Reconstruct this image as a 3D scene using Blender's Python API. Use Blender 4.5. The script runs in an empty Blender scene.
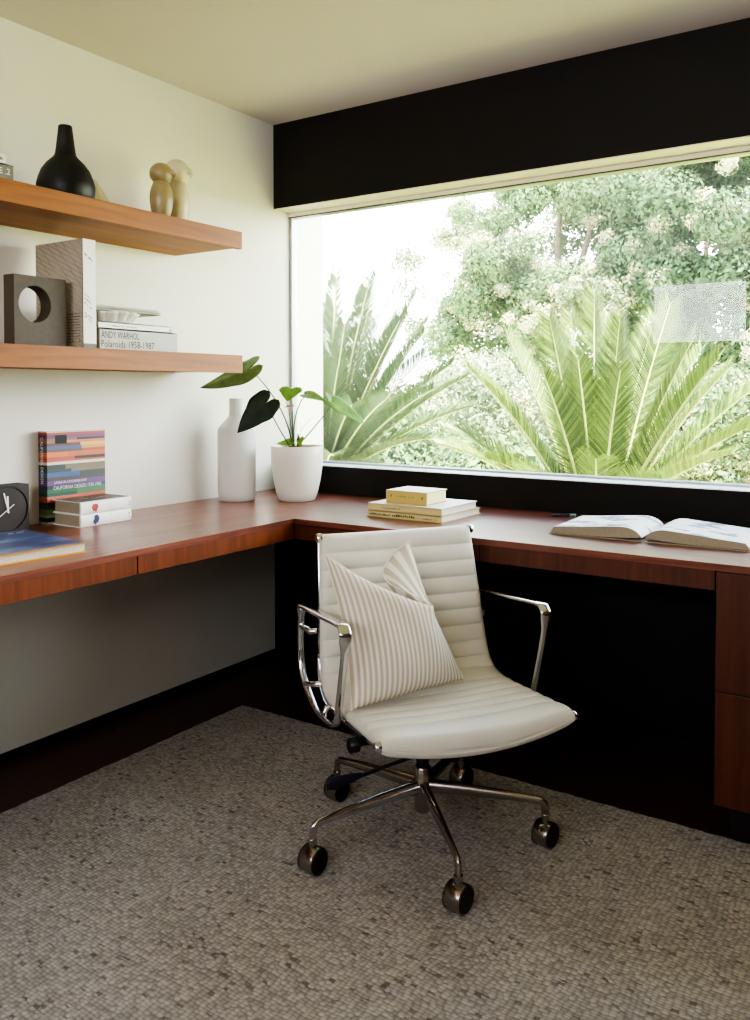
import bpy, bmesh, math, random
from mathutils import Vector, Matrix
random.seed(7)
PI = math.pi
V = Vector
scn = bpy.context.scene
COL = scn.collection

# ------------------------------------------------------------------ helpers
def lin(c):
    return tuple(((v/255)/12.92 if v/255 <= .04045 else ((v/255+.055)/1.055)**2.4) for v in c) + (1.0,)

class MB:
    """collects shapes and links them as ONE mesh object"""
    def __init__(self):
        self.v = []; self.f = []; self.m = []; self.uv = {}; self.s = []
    def add(self, verts, faces, mi=0, smooth=False):
        o = len(self.v); self.v += [V(p) for p in verts]
        for f in faces:
            self.f.append([i+o for i in f]); self.m.append(mi); self.s.append(smooth)
        return self
    def box(self, lo, hi, mi=0):
        x0,y0,z0 = lo; x1,y1,z1 = hi
        v = [(x0,y0,z0),(x1,y0,z0),(x1,y1,z0),(x0,y1,z0),(x0,y0,z1),(x1,y0,z1),(x1,y1,z1),(x0,y1,z1)]
        return self.add(v, [(0,3,2,1),(4,5,6,7),(0,1,5,4),(1,2,6,5),(2,3,7,6),(3,0,4,7)], mi)
    def obox(self, o, ex, ey, ez, mi=0):
        o,ex,ey,ez = V(o),V(ex),V(ey),V(ez)
        v = [o,o+ex,o+ex+ey,o+ey,o+ez,o+ex+ez,o+ex+ey+ez,o+ey+ez]
        fs = [(0,3,2,1),(4,5,6,7),(0,1,5,4),(1,2,6,5),(2,3,7,6),(3,0,4,7)]
        if ex.cross(ey).dot(ez) < 0: fs = [f[::-1] for f in fs]
        return self.add(v, fs, mi)
    def tube(self, pts, rad, seg=12, mi=0, cap=True, flat=1.0, smooth=True):
        pts = [V(p) for p in pts]; n = len(pts)
        if not isinstance(rad, (list, tuple)): rad = [rad]*n
        verts = []; up = None
        for i,p in enumerate(pts):
            t = (pts[min(i+1,n-1)]-pts[max(i-1,0)]).normalized()
            if up is None:
                up = V((0,0,1)) if abs(t.z) < .9 else V((1,0,0))
            a = (up - t*up.dot(t)).normalized(); b = t.cross(a); up = a
            for k in range(seg):
                q = 2*PI*k/seg
                verts.append(p + a*math.cos(q)*rad[i] + b*math.sin(q)*rad[i]*flat)
        fs = []
        for i in range(n-1):
            for k in range(seg):
                k2 = (k+1) % seg
                fs.append((i*seg+k, i*seg+k2, (i+1)*seg+k2, (i+1)*seg+k))
        self.add(verts, fs, mi, smooth)
        if cap:
            self.add(verts[:seg], [tuple(range(seg))[::-1]], mi)
            self.add(verts[-seg:], [tuple(range(seg))], mi)
        return self
    def lathe(self, prof, c=(0,0,0), seg=48, mi=0, smooth=True):
        c = V(c); verts = []; fs = []
        for (r,z) in prof:
            for k in range(seg):
                q = 2*PI*k/seg
                verts.append(c + V((r*math.cos(q), r*math.sin(q), z)))
        for i in range(len(prof)-1):
            for k in range(seg):
                k2 = (k+1) % seg
                fs.append((i*seg+k, i*seg+k2, (i+1)*seg+k2, (i+1)*seg+k))
        return self.add(verts, fs, mi, smooth)
    def cyl(self, p0, p1, r, seg=24, mi=0):
        return self.tube([p0,p1], r, seg, mi)
    def prism(self, poly, o, ex, ey, ez, mi=0, smooth=False):
        """poly in (ex,ey) plane at o, extruded by vector ez"""
        o,ex,ey,ez = V(o),V(ex),V(ey),V(ez); n = len(poly)
        a = [o+ex*x+ey*y for x,y in poly]; b = [p+ez for p in a]
        fs = [(i,(i+1)%n,n+(i+1)%n,n+i) for i in range(n)]
        self.add(a+b, fs, mi, smooth)
        self.add(a, [tuple(range(n))[::-1]], mi); self.add(b, [tuple(range(n))], mi)
        return self
    def grid(self, rows, mi=0, smooth=True, closed=False, uv=None):
        nr, nc = len(rows), len(rows[0]); verts = [p for r in rows for p in r]; fs = []
        for i in range(nr-1):
            for j in range(nc if closed else nc-1):
                j2 = (j+1) % nc
                fs.append((i*nc+j, i*nc+j2, (i+1)*nc+j2, (i+1)*nc+j))
        return self.add(verts, fs, mi, smooth)
    def build(self, name, mats, parent=None, weld=0.0, bevel=0.0, fixn=True, seg=2):
        me = bpy.data.meshes.new(name)
        off = V((0,0,0))
        me.from_pydata([tuple(p) for p in self.v], [], self.f)
        for mm in (mats if isinstance(mats,(list,tuple)) else [mats]): me.materials.append(mm)
        me.polygons.foreach_set('material_index', self.m)
        me.polygons.foreach_set('use_smooth', self.s)
        if weld or fixn:
            bm = bmesh.new(); bm.from_mesh(me)
            if weld: bmesh.ops.remove_doubles(bm, verts=bm.verts, dist=weld)
            if fixn: bmesh.ops.recalc_face_normals(bm, faces=bm.faces)
            bm.to_mesh(me); bm.free()
        me.update()
        o = bpy.data.objects.new(name, me); COL.objects.link(o)
        if parent is not None: o.parent = parent
        if bevel:
            b = o.modifiers.new('bevel','BEVEL'); b.width = bevel; b.segments = seg; b.limit_method = 'ANGLE'; b.angle_limit = math.radians(40)
        return o

def thing(name, label, cat, loc=(0,0,0), rotz=0, group=None):
    o = bpy.data.objects.new(name, None); COL.objects.link(o)
    o.empty_display_size = .05
    o.location = loc; o.rotation_euler = (0,0,rotz)
    return tag(o, label, cat, group)
def tag(o, label=None, cat=None, group=None, kind=None):
    if label: o['label'] = label
    if cat: o['category'] = cat
    if group: o['group'] = group
    if kind: o['kind'] = kind
    return o
def struct(name, mb, m, label=None, bevel=0, **k):
    o = mb.build(name, m, None, bevel=bevel, **k); o['kind'] = 'structure'
    if label: o['label'] = label
    return o
def copy_tree(o, parent=None):
    c = o.copy(); COL.objects.link(c)
    if parent is not None: c.parent = parent
    for ch in list(o.children): copy_tree(ch, c)
    return c
def catmull(pts, n=8):
    P = [V(p) for p in pts]; out = []
    for i in range(len(P)-1):
        p0 = P[max(i-1,0)]; p1 = P[i]; p2 = P[i+1]; p3 = P[min(i+2,len(P)-1)]
        for k in range(n):
            t = k/n
            out.append(.5*((2*p1)+(p2-p0)*t+(2*p0-5*p1+4*p2-p3)*t*t+(3*p1-p0-3*p2+p3)*t**3))
    out.append(P[-1]); return out
def lettering(s, o, ex, ey, width, height, mat, parent, name='lettering', align=True, eps=.0004):
    """flat letters; o = lower-left corner, ex/ey unit directions, fitted to width x height"""
    cu = bpy.data.curves.new('letters', 'FONT'); cu.body = s; cu.resolution_u = 2
    t = bpy.data.objects.new('letters', cu); COL.objects.link(t)
    bpy.context.view_layer.update()
    me = bpy.data.meshes.new_from_object(t.evaluated_get(bpy.context.evaluated_depsgraph_get()))
    bpy.data.objects.remove(t); bpy.data.curves.remove(cu)
    xs = [v.co.x for v in me.vertices]; ys = [v.co.y for v in me.vertices]
    sx = width/(max(xs)-min(xs)); sy = height/(max(ys)-min(ys)); x0 = min(xs); y0 = min(ys)
    o,ex,ey = V(o),V(ex),V(ey); n = ex.cross(ey)
    for v in me.vertices: v.co = o + ex*(v.co.x-x0)*sx + ey*(v.co.y-y0)*sy + n*eps
    me.materials.clear(); me.materials.append(mat); me.update()
    ob = bpy.data.objects.new(name, me); COL.objects.link(ob); ob.parent = parent
    return ob
def scribble(o, ex, ey, width, height, n, mat, parent, seed=1, name='fine_print', eps=.0004):
    """a line of print too small to read: short uneven strokes"""
    rnd = random.Random(seed); o,ex,ey = V(o),V(ex),V(ey); nn = ex.cross(ey)*eps; mb = MB(); x = 0; step = width/n
    for i in range(n):
        if rnd.random() < .16: x += step; continue
        w = step*rnd.uniform(.45,.8); h = height*rnd.choice((1,.7,.7,1))
        a = o+ex*x+nn; mb.add([a,a+ex*w,a+ex*w+ey*h,a+ey*h],[(0,1,2,3)]); x += step
    return mb.build(name, mat, parent, fixn=False)

# ------------------------------------------------------------------ materials
class NT:
    def __init__(self, name):
        self.m = bpy.data.materials.new(name); self.m.use_nodes = True
        self.t = self.m.node_tree; self.n = self.t.nodes; self.b = self.n['Principled BSDF']; self.out = self.n['Material Output']
    def node(self, ty, **k):
        nd = self.n.new(ty)
        for a,b in k.items():
            if a.startswith('i_'):
                key = a[2:]
                nd.inputs[int(key) if key.isdigit() else key.replace('_',' ')].default_value = b
            else: setattr(nd, a, b)
        return nd
    def link(self, a, b): self.t.links.new(a, b)
    def ramp(self, fac, stops, interp='LINEAR'):
        r = self.node('ShaderNodeValToRGB'); r.color_ramp.interpolation = interp
        el = r.color_ramp.elements
        while len(el) < len(stops): el.new(.5)
        for e,(p,c) in zip(el, stops): e.position = p; e.color = c
        self.link(fac, r.inputs[0]); return r.outputs[0]
    def coords(self, kind='Object', scale=(1,1,1), rot=(0,0,0)):
        tc = self.node('ShaderNodeTexCoord'); mp = self.node('ShaderNodeMapping')
        mp.inputs['Scale'].default_value = scale; mp.inputs['Rotation'].default_value = rot
        self.link(tc.outputs[kind], mp.inputs[0]); return mp.outputs[0]
    def noise(self, co, scale=5, detail=4, rough=.55, dist=0):
        n = self.node('ShaderNodeTexNoise'); n.inputs['Scale'].default_value = scale; n.inputs['Detail'].default_value = detail
        n.inputs['Roughness'].default_value = rough; n.inputs['Distortion'].default_value = dist
        self.link(co, n.inputs['Vector']); return n.outputs['Fac']
    def bump(self, h, strength=.2, dist=.01):
        b = self.node('ShaderNodeBump'); b.inputs['Strength'].default_value = strength; b.inputs['Distance'].default_value = dist
        self.link(h, b.inputs['Height']); self.link(b.outputs[0], self.b.inputs['Normal'])
    def math(self, op, a, b=None):
        m = self.node('ShaderNodeMath', operation=op)
        for i,x in enumerate((a,b)):
            if x is None: continue
            if isinstance(x,(int,float)): m.inputs[i].default_value = x
            else: self.link(x, m.inputs[i])
        return m.outputs[0]
    def mix(self, fac, a, b):
        m = self.node('ShaderNodeMix', data_type='RGBA')
        for i,x in ((0,fac),(6,a),(7,b)):
            if isinstance(x,(int,float)): m.inputs[i].default_value = x
            elif isinstance(x,tuple): m.inputs[i].default_value = x
            else: self.link(x, m.inputs[i])
        return m.outputs[2]
def plain(name, rgb, rough=.5, metal=0, spec=.5, var=.06, nscale=18, bump=0):
    t = NT(name); c = lin(rgb); co = t.coords()
    n = t.noise(co, nscale, 4)
    d = tuple(max(0,x*(1-var)) for x in c[:3])+(1,); e = tuple(min(1,x*(1+var)) for x in c[:3])+(1,)
    t.link(t.ramp(n, [(.3,d),(.7,e)]), t.b.inputs['Base Color'])
    t.b.inputs['Roughness'].default_value = rough; t.b.inputs['Metallic'].default_value = metal
    t.b.inputs['Specular IOR Level'].default_value = spec
    if bump: t.bump(n, bump, .002)
    return t.m
def wood(name, dark, mid, light, axis='y', rough=.35, gs=1.0, coat=0):
    t = NT(name)
    s = {'x':(1.2,22,22),'y':(22,1.2,22),'z':(22,22,1.2)}[axis]
    co = t.coords('Object', tuple(a*gs for a in s))
    g = t.noise(co, 2.2, 8, .62, .8)
    s2 = {'x':(.5,5,5),'y':(5,.5,5),'z':(5,5,.5)}[axis]
    big = t.noise(t.coords('Object', s2), 1.6, 3, .5, .4)
    fac = t.math('ADD', t.math('MULTIPLY', g, .6), t.math('MULTIPLY', big, .45))
    t.link(t.ramp(fac, [(.36,lin(dark)),(.52,lin(mid)),(.68,lin(light))]), t.b.inputs['Base Color'])
    t.b.inputs['Roughness'].default_value = rough
    t.b.inputs['Coat Weight'].default_value = coat; t.b.inputs['Coat Roughness'].default_value = .25
    t.bump(g, .06, .002)
    return t.m
M = {}
M['wall'] = plain('white_wall_paint', (226,223,212), .7, var=.015, nscale=3)
M['ceiling'] = plain('ceiling_paint', (208,198,192), .8, var=.02, nscale=2)
M['black_wall'] = plain('black_wall_paint', (27,23,20), .62, spec=.25, var=.1, nscale=6)
M['panel'] = wood('fill_cutting_panelling', (70,46,32), (98,66,46), (120,84,60), 'z', .5)  # invented dark panelling for the unseen walls, keeps bounced fill light down
M['base'] = plain('dark_base_paint', (26,18,15), .5, var=.1)
M['cream'] = plain('cream_trim_paint', (222,214,184), .5, var=.02)
M['alu'] = plain('grey_aluminium', (168,170,172), .35, metal=.6, var=.03)
M['whitepaint'] = plain('white_sill_paint', (222,224,228), .4, var=.02)
M['desk'] = wood('mahogany_desk_wood', (94,48,33), (128,70,51), (154,92,72), 'y', .34, coat=.5)
M['desk_x'] = wood('mahogany_desk_wood_cross', (88,44,31), (120,65,48), (146,86,68), 'x', .34, coat=.5)
M['fascia'] = wood('teak_fascia_wood', (102,50,22), (124,63,29), (142,76,38), 'z', .4, .9)
M['shelf'] = wood('teak_shelf_wood', (124,68,17), (146,86,25), (164,103,36), 'y', .55)
M['cabinet'] = wood('dark_cabinet_wood', (62,28,14), (84,40,20), (100,50,26), 'z', .42, .9)
M['floor'] = plain('brown_cork_floor', (72,43,31), .45, var=.25, nscale=40)
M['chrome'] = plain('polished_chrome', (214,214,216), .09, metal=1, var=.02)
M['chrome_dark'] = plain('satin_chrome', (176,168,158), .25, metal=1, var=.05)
M['black_plastic'] = plain('black_plastic', (16,15,16), .4, var=.1)
M['lever'] = plain('dark_blue_plastic', (34,32,52), .4, var=.1)
M['black_glaze'] = plain('black_glaze', (14,14,12), .5, var=.1)
M['ceramic'] = plain('matt_white_ceramic', (214,212,207), .55, var=.03, nscale=9)
M['pot'] = plain('satin_white_pot', (226,222,212), .4, var=.02)
M['owl_tan'] = plain('tan_glaze', (150,132,94), .35, var=.1, nscale=30)
M['owl_cream'] = plain('cream_glaze', (205,194,160), .35, var=.05, nscale=30)
M['block'] = plain('brown_stoneware', (72,60,49), .6, var=.12, nscale=60)
M['grey_dish'] = plain('grey_white_glaze', (222,220,210), .4, var=.05)
M['paper'] = plain('book_paper', (206,196,178), .8, var=.06, nscale=120)
M['paper_tan'] = plain('tan_book_paper', (158,146,126), .8, var=.08, nscale=120)
M['book_grey'] = plain('grey_cover', (186,187,178), .6, var=.02)
M['book_white'] = plain('white_cover', (232,230,226), .5, var=.02)
M['book_olive'] = plain('grey_green_cover', (166,162,140), .6, var=.03)
M['book_yellow'] = plain('ochre_cover', (200,176,98), .6, var=.03)
M['book_sand'] = plain('sand_cover', (214,196,138), .6, var=.03)
M['book_pale'] = plain('pale_yellow_cover', (236,228,172), .6, var=.02)
M['gold'] = plain('gold_cover_edge', (206,152,48), .5, var=.04)
M['ink'] = plain('dark_ink', (46,46,46), .7, var=.05)
M['ink_grey'] = plain('grey_ink', (120,118,110), .7, var=.05)
M['white_ink'] = plain('white_ink', (232,228,220), .7, var=.02)
M['red_ink'] = plain('red_ink', (178,84,70), .7, var=.25, nscale=90)
M['blue_ink'] = plain('blue_ink', (64,62,104), .7, var=.4, nscale=90)
M['clock'] = plain('dark_clock_case', (48,38,36), .6, var=.05)
M['clock_ring'] = plain('black_clock_ring', (20,16,16), .5, var=.05)
M['stem'] = plain('green_stem', (70,92,44), .5, var=.15)
M['bract'] = plain('pink_bract', (226,150,138), .5, var=.1)
M['twig'] = plain('dry_brown_twig', (84,60,42), .8, var=.25)
M['pebble'] = plain('pale_pebbles', (150,128,104), .8, var=.45, nscale=160)
M['bark'] = plain('grey_bark', (112,98,80), .9, var=.3, nscale=14, bump=.4)
M['soil'] = plain('sunlit_dry_lawn', (158,164,80), .95, var=.15, nscale=6)
M['piping'] = plain('cream_seam', (226,218,200), .8, var=.03)

def upholstery():
    t = NT('cream_leather'); co = t.coords()
    n = t.noise(co, 260, 3); t.link(t.ramp(t.noise(co, 6, 3), [(.3,lin((212,206,193))),(.7,lin((224,218,206)))]), t.b.inputs['Base Color'])
    t.b.inputs['Roughness'].default_value = .5; t.bump(n, .08, .001); return t.m
M['leather'] = upholstery()
def leafy(name, a, b, rough=.35, trans=.35, spec=.5):
    t = NT(name); co = t.coords()
    geo = t.node('ShaderNodeNewGeometry')
    isl = geo.outputs['Random Per Island']
    fac = t.math('ADD', t.math('MULTIPLY', isl, .7), t.math('MULTIPLY', t.noise(co, 3, 3), .3))
    c = t.ramp(fac, [(.1,lin(a)),(.9,lin(b))])
    t.link(c, t.b.inputs['Base Color']); t.b.inputs['Roughness'].default_value = rough; t.b.inputs['Specular IOR Level'].default_value = spec
    tr = t.node('ShaderNodeBsdfTranslucent'); t.link(c, tr.inputs[0])
    mx = t.node('ShaderNodeMixShader'); mx.inputs[0].default_value = trans
    t.link(t.b.outputs[0], mx.inputs[1]); t.link(tr.outputs[0], mx.inputs[2]); t.link(mx.outputs[0], t.out.inputs[0])
    return t.m
M['frond'] = leafy('palm_leaflet_green', (32,54,14), (104,124,38), .36, .22, .3)
M['frond_b'] = leafy('palm_leaflet_dusty', (32,50,28), (80,100,56), .4, .22, .3)
M['rachis'] = plain('yellow_green_rachis', (188,190,112), .5, var=.1)
M['foliage'] = leafy('tree_leaf_green', (70,96,60), (110,130,86), .7, .3, .1)
M['foliage_pale'] = leafy('tree_leaf_pale', (92,112,80), (128,142,108), .6, .35, .2)
M['foliage_dark'] = leafy('tree_leaf_dark', (50,74,48), (88,110,72), .7, .25, .1)
M['blossom'] = leafy('cream_blossom', (150,152,110), (184,184,146), .7, .3, .1)
def leaf_mat(name, a, b):
    t = NT(name); co = t.coords()
    t.link(t.ramp(t.noise(co, 30, 4), [(.3,lin(a)),(.7,lin(b))]), t.b.inputs['Base Color'])
    t.b.inputs['Roughness'].default_value = .48; t.b.inputs['Specular IOR Level'].default_value = .3
    return t.m
M['leaf_mid'] = leaf_mat('glossy_leaf_mid', (84,112,58), (112,140,82))
M['leaf_dark'] = leaf_mat('glossy_leaf_dark', (24,36,22), (40,54,34))
M['leaf_light'] = leaf_mat('glossy_leaf_light', (92,128,46), (124,156,70))

def rug_mat():
    t = NT('woven_jute_rug'); co = t.coords('Object')
    vo = t.node('ShaderNodeTexVoronoi', feature='F1'); vo.inputs['Scale'].default_value = 1.0; vo.inputs['Randomness'].default_value = .42
    wob = t.node('ShaderNodeTexNoise'); wob.inputs['Scale'].default_value = 7; t.link(co, wob.inputs['Vector'])
    vm = t.node('ShaderNodeVectorMath', operation='MULTIPLY_ADD'); t.link(wob.outputs['Color'], vm.inputs[0]); vm.inputs[1].default_value = (.03,.03,0); t.link(co, vm.inputs[2])
    mp = t.node('ShaderNodeMapping'); mp.inputs['Scale'].default_value = (82,118,0); t.link(vm.outputs[0], mp.inputs[0]); t.link(mp.outputs[0], vo.inputs['Vector'])
    cell = t.node('ShaderNodeSeparateColor'); t.link(vo.outputs['Color'], cell.inputs[0])
    big = t.noise(co, 5, 3)
    rows = t.noise(t.coords('Object', (2.5,30,1)), 1.6, 3)
    fl = t.math('GREATER_THAN', t.math('ADD', cell.outputs[0], t.math('MULTIPLY', rows, .45)), 1.20)
    base = t.ramp(t.math('ADD', t.math('MULTIPLY', cell.outputs[1], .5), t.math('MULTIPLY', big, .5)),
                  [(.2,lin((168,162,157))),(.5,lin((187,181,176))),(.85,lin((206,200,196)))])
    gap = t.ramp(vo.outputs['Distance'], [(.30,(0,0,0,1)),(.72,(1,1,1,1))])
    col = t.mix(t.math('MULTIPLY', gap, .48), base, lin((88,80,70)))
    col = t.mix(t.math('MULTIPLY', fl, .52), col, lin((62,52,42)))
    t.link(col, t.b.inputs['Base Color']); t.b.inputs['Roughness'].default_value = .95; t.b.inputs['Specular IOR Level'].default_value = .1
    h = t.math('SUBTRACT', t.math('MULTIPLY', t.noise(co, 140, 2), .3), vo.outputs['Distance'])
    t.bump(h, .55, .003); return t.m
M['rug'] = rug_mat()
def stripe_mat():
    t = NT('ticking_stripe_fabric'); uv = t.node('ShaderNodeUVMap'); sx = t.node('ShaderNodeSeparateXYZ'); t.link(uv.outputs[0], sx.inputs[0])
    wav = t.math('SINE', t.math('MULTIPLY', sx.outputs[0], 2*PI*25))
    fac = t.math('ADD', t.math('MULTIPLY', wav, .5), .5)
    c = t.ramp(fac, [(.34,lin((228,222,211))),(.60,lin((194,181,163)))])
    t.link(c, t.b.inputs['Base Color']); t.b.inputs['Roughness'].default_value = .9; t.b.inputs['Specular IOR Level'].default_value = .1
    n = t.noise(t.coords(), 420, 2); t.bump(n, .25, .001); return t.m
M['stripe'] = stripe_mat()
def glass_mat():
    t = NT('window_glass'); tr = t.node('ShaderNodeBsdfTransparent'); gl = t.node('ShaderNodeBsdfGlossy'); gl.inputs['Roughness'].default_value = 0.0
    fr = t.node('ShaderNodeFresnel'); fr.inputs[0].default_value = 1.5
    n = t.noise(t.coords(), 1.5, 2)
    tr.inputs[0].default_value = (.97,.985,.975,1)
    mx = t.node('ShaderNodeMixShader'); t.link(t.math('MULTIPLY', fr.outputs[0], t.math('ADD', t.math('MULTIPLY', n, .1), .4)), mx.inputs[0])
    t.link(tr.outputs[0], mx.inputs[1]); t.link(gl.outputs[0], mx.inputs[2]); 
    tl = t.node('ShaderNodeBsdfTranslucent'); tl.inputs[0].default_value = (.95,1,.97,1); m2 = t.node('ShaderNodeMixShader')
    t.link(t.math('MULTIPLY', n, .018), m2.inputs[0]); t.link(mx.outputs[0], m2.inputs[1]); t.link(tl.outputs[0], m2.inputs[2])   # faint translucent veil mixed in to imitate glare haze on the pane
    t.link(m2.outputs[0], t.out.inputs[0]); return t.m
M['glass'] = glass_mat()
def blue_cover():
    t = NT('blue_printed_cover'); co = t.coords('Object', (9,3,1), (0,0,.5))
    n = t.noise(co, 1.3, 6, .6, .6)
    t.link(t.ramp(n, [(.34,lin((30,36,66))),(.46,lin((52,72,130))),(.56,lin((84,104,150))),(.66,lin((150,160,180))),(.74,lin((60,76,120)))]), t.b.inputs['Base Color'])
    t.b.inputs['Roughness'].default_value = .3; return t.m
M['blue_cover'] = blue_cover()
def photo_page():
    t = NT('printed_page'); co = t.coords('Object', (7,11,1))
    n = t.noise(co, 1.5, 2, .5); n2 = t.noise(co, 9, 4)
    m = t.ramp(t.math('ADD', n, t.math('MULTIPLY', n2, .12)), [(.60,(0,0,0,1)),(.62,(1,1,1,1))])
    c = t.mix(m, lin((226,225,226)), t.ramp(n2, [(.4,lin((70,76,112))),(.6,lin((178,182,196)))]))
    t.link(c, t.b.inputs['Base Color']); t.b.inputs['Roughness'].default_value = .5; return t.m
M['page'] = photo_page()
def dark_cover():
    t = NT('dark_picture_cover'); n = t.noise(t.coords('Object',(20,20,1)), 1.2, 4)
    t.link(t.ramp(n, [(.4,lin((52,42,42))),(.55,lin((96,62,54))),(.66,lin((160,130,116)))]), t.b.inputs['Base Color']); t.b.inputs['Roughness'].default_value = .35; return t.m
M['dark_cover'] = dark_cover()
def taupe_cover():
    t = NT('ruled_taupe_cover'); tc = t.node('ShaderNodeTexCoord'); s = t.node('ShaderNodeSeparateXYZ'); t.link(tc.outputs['Object'], s.inputs[0])
    # slanting printed rules on the upper part, level ones low on the right
    d = t.math('ADD', t.math('MULTIPLY', s.outputs[0], .45), s.outputs[2])
    a = t.math('SINE', t.math('MULTIPLY', d, 430)); ru = t.ramp(a, [(.72,(0,0,0,1)),(.98,(1,1,1,1))])
    e = t.math('ADD', t.math('MULTIPLY', s.outputs[0], 1.1), s.outputs[2]); a2 = t.ramp(t.math('SINE', t.math('MULTIPLY', e, 150)), [(.9,(0,0,0,1)),(.99,(1,1,1,1))])
    n = t.noise(t.coords('Object'), 9, 3)
    ru2 = t.math('MULTIPLY', t.math('MAXIMUM', ru, a2), t.ramp(n, [(.35,(.3,.3,.3,1)),(.6,(1,1,1,1))]))
    c = t.mix(t.math('MULTIPLY', ru2, .55), lin((168,156,138)), lin((96,86,74)))
    t.link(c, t.b.inputs['Base Color']); t.b.inputs['Roughness'].default_value = .6; return t.m
M['taupe'] = taupe_cover()

# ------------------------------------------------------------------ camera (fitted to the room's lines)
cam = bpy.data.cameras.new('camera'); co = bpy.data.objects.new('camera', cam); COL.objects.link(co)
yaw, pitch = math.radians(-33.695513), math.radians(-1.640141)
co.location = (2.448104, -2.871697, 1.172071)
co.rotation_euler = (PI/2+pitch, 0, -yaw)
cam.sensor_fit = 'VERTICAL'; cam.sensor_height = 36; cam.lens = 850.745*36/1020
cam.shift_y = -(510-415.39)/1020; cam.clip_start = .05
scn.camera = co
fwd = V((math.sin(yaw)*math.cos(pitch), math.cos(yaw)*math.cos(pitch), math.sin(pitch)))
rgt = V((math.cos(yaw), -math.sin(yaw), 0)); upv = V((0,0,1))

# ------------------------------------------------------------------ the room
X1, Y0, ZC = 4.2, -4.6, 2.3314
GY = .12
struct('floor', MB().box((-.2,Y0-.2,-.12),(X1+.2,GY+.02,0)), M['floor'])
struct('ceiling', MB().box((-.2,Y0-.2,ZC),(X1+.2,.18,ZC+.15)), M['ceiling'])
struct('wall_left', MB().box((-.15,Y0,0),(0,.3546,ZC)), M['wall'])
wr = MB().box((X1,-4.12,0),(X1+.15,.3,ZC)).box((X1,Y0,0),(X1+.15,-4.3,ZC)).box((X1,-4.3,0),(X1+.15,-4.12,.7)).box((X1,-4.3,2.05),(X1+.15,-4.12,ZC))
struct('wall_right', wr, M['panel'])
struct('wall_back', MB().box((0,0,0),(X1,GY+.03,.8543)), M['black_wall'])
struct('trim_1', MB().box((0,0,1.968),(X1,.16,ZC)), M['black_wall'], 'deep black header beam above the window')
struct('trim_2', MB().box((0,.001,1.9645),(X1,.16,1.9679)), M['cream'], 'cream soffit under the black header')
wf = MB()
wf.box((0,Y0-.15,0),(X1,Y0,1.60)); wf.box((0,Y0-.15,2.12),(X1,Y0,ZC)); wf.box((0,Y0-.15,1.60),(.25,Y0,2.12)); wf.box((3.6,Y0-.15,1.60),(X1,Y0,2.12))
for x in (1.05,1.9,2.75): wf.box((x,Y0-.1,1.60),(x+.06,Y0-.04,2.12))
struct('wall_front', wf, M['panel'])
struct('baseboard_left', MB().box((0,Y0,0),(.008,0,.03)), M['base'])
struct('baseboard_back', MB().box((.008,-.01,0),(X1,0,.03)), M['base'])
# window: frame and one big pane
fr = MB()
fr.box((0,GY-.014,.8743),(.016,GY+.02,1.945)); fr.box((X1-.016,GY-.014,.8743),(X1,GY+.02,1.945))
fr.box((0,GY-.014,.8545),(X1,GY+.03,.8643)); fr.box((0,GY-.01,1.944),(X1,GY+.03,1.9644))
wo = struct('window_1', fr, M['alu'], 'wide fixed picture window under the black header')
fr2 = MB().box((0,.002,.8545),(X1,GY-.015,.8575)).build('window_sill', M['whitepaint'], wo)
MB().box((0,GY-.0225,1.9445),(X1,GY-.0105,1.9474)).build('shadow_gap_strip', M['base'], wo)  # dark strip standing in for the shadow gap at the frame head
fh = MB().box((0,GY-.022,1.9475),(X1,GY-.0105,1.9642)).build('frame_head', M['cream'], wo)
MB().box((.016,GY,.8643),(X1-.016,GY+.006,1.944)).build('pane', M['glass'], wo)

# ------------------------------------------------------------------ rug
rg = MB()
nx, ny = 60, 60
rx0, rx1, ry0, ry1 = .3103, 3.7, -4.2, -.549
rnd = random.Random(3)
def edge(i): return rnd.uniform(-.0025,.0025)
pts = []
for i in range(nx*3+1): pts.append((rx0+(rx1-rx0)*i/(nx*3), ry1+edge(i)))
for i in range(1,ny*3+1): pts.append((rx1+edge(i), ry1+(ry0-ry1)*i/(ny*3)))
for i in range(1,nx*3+1): pts.append((rx1+(rx0-rx1)*i/(nx*3), ry0+edge(i)))
for i in range(1,ny*3): pts.append((rx0+edge(i), ry0+(ry1-ry0)*i/(ny*3)))
rg.prism([(x,y) for x,y in pts], (0,0,0.0005), (1,0,0), (0,1,0), (0,0,.0095))
o = rg.build('area_rug', M['rug']); tag(o, 'large beige woven jute rug with dark flecks covering the brown floor', 'rug')

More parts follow.
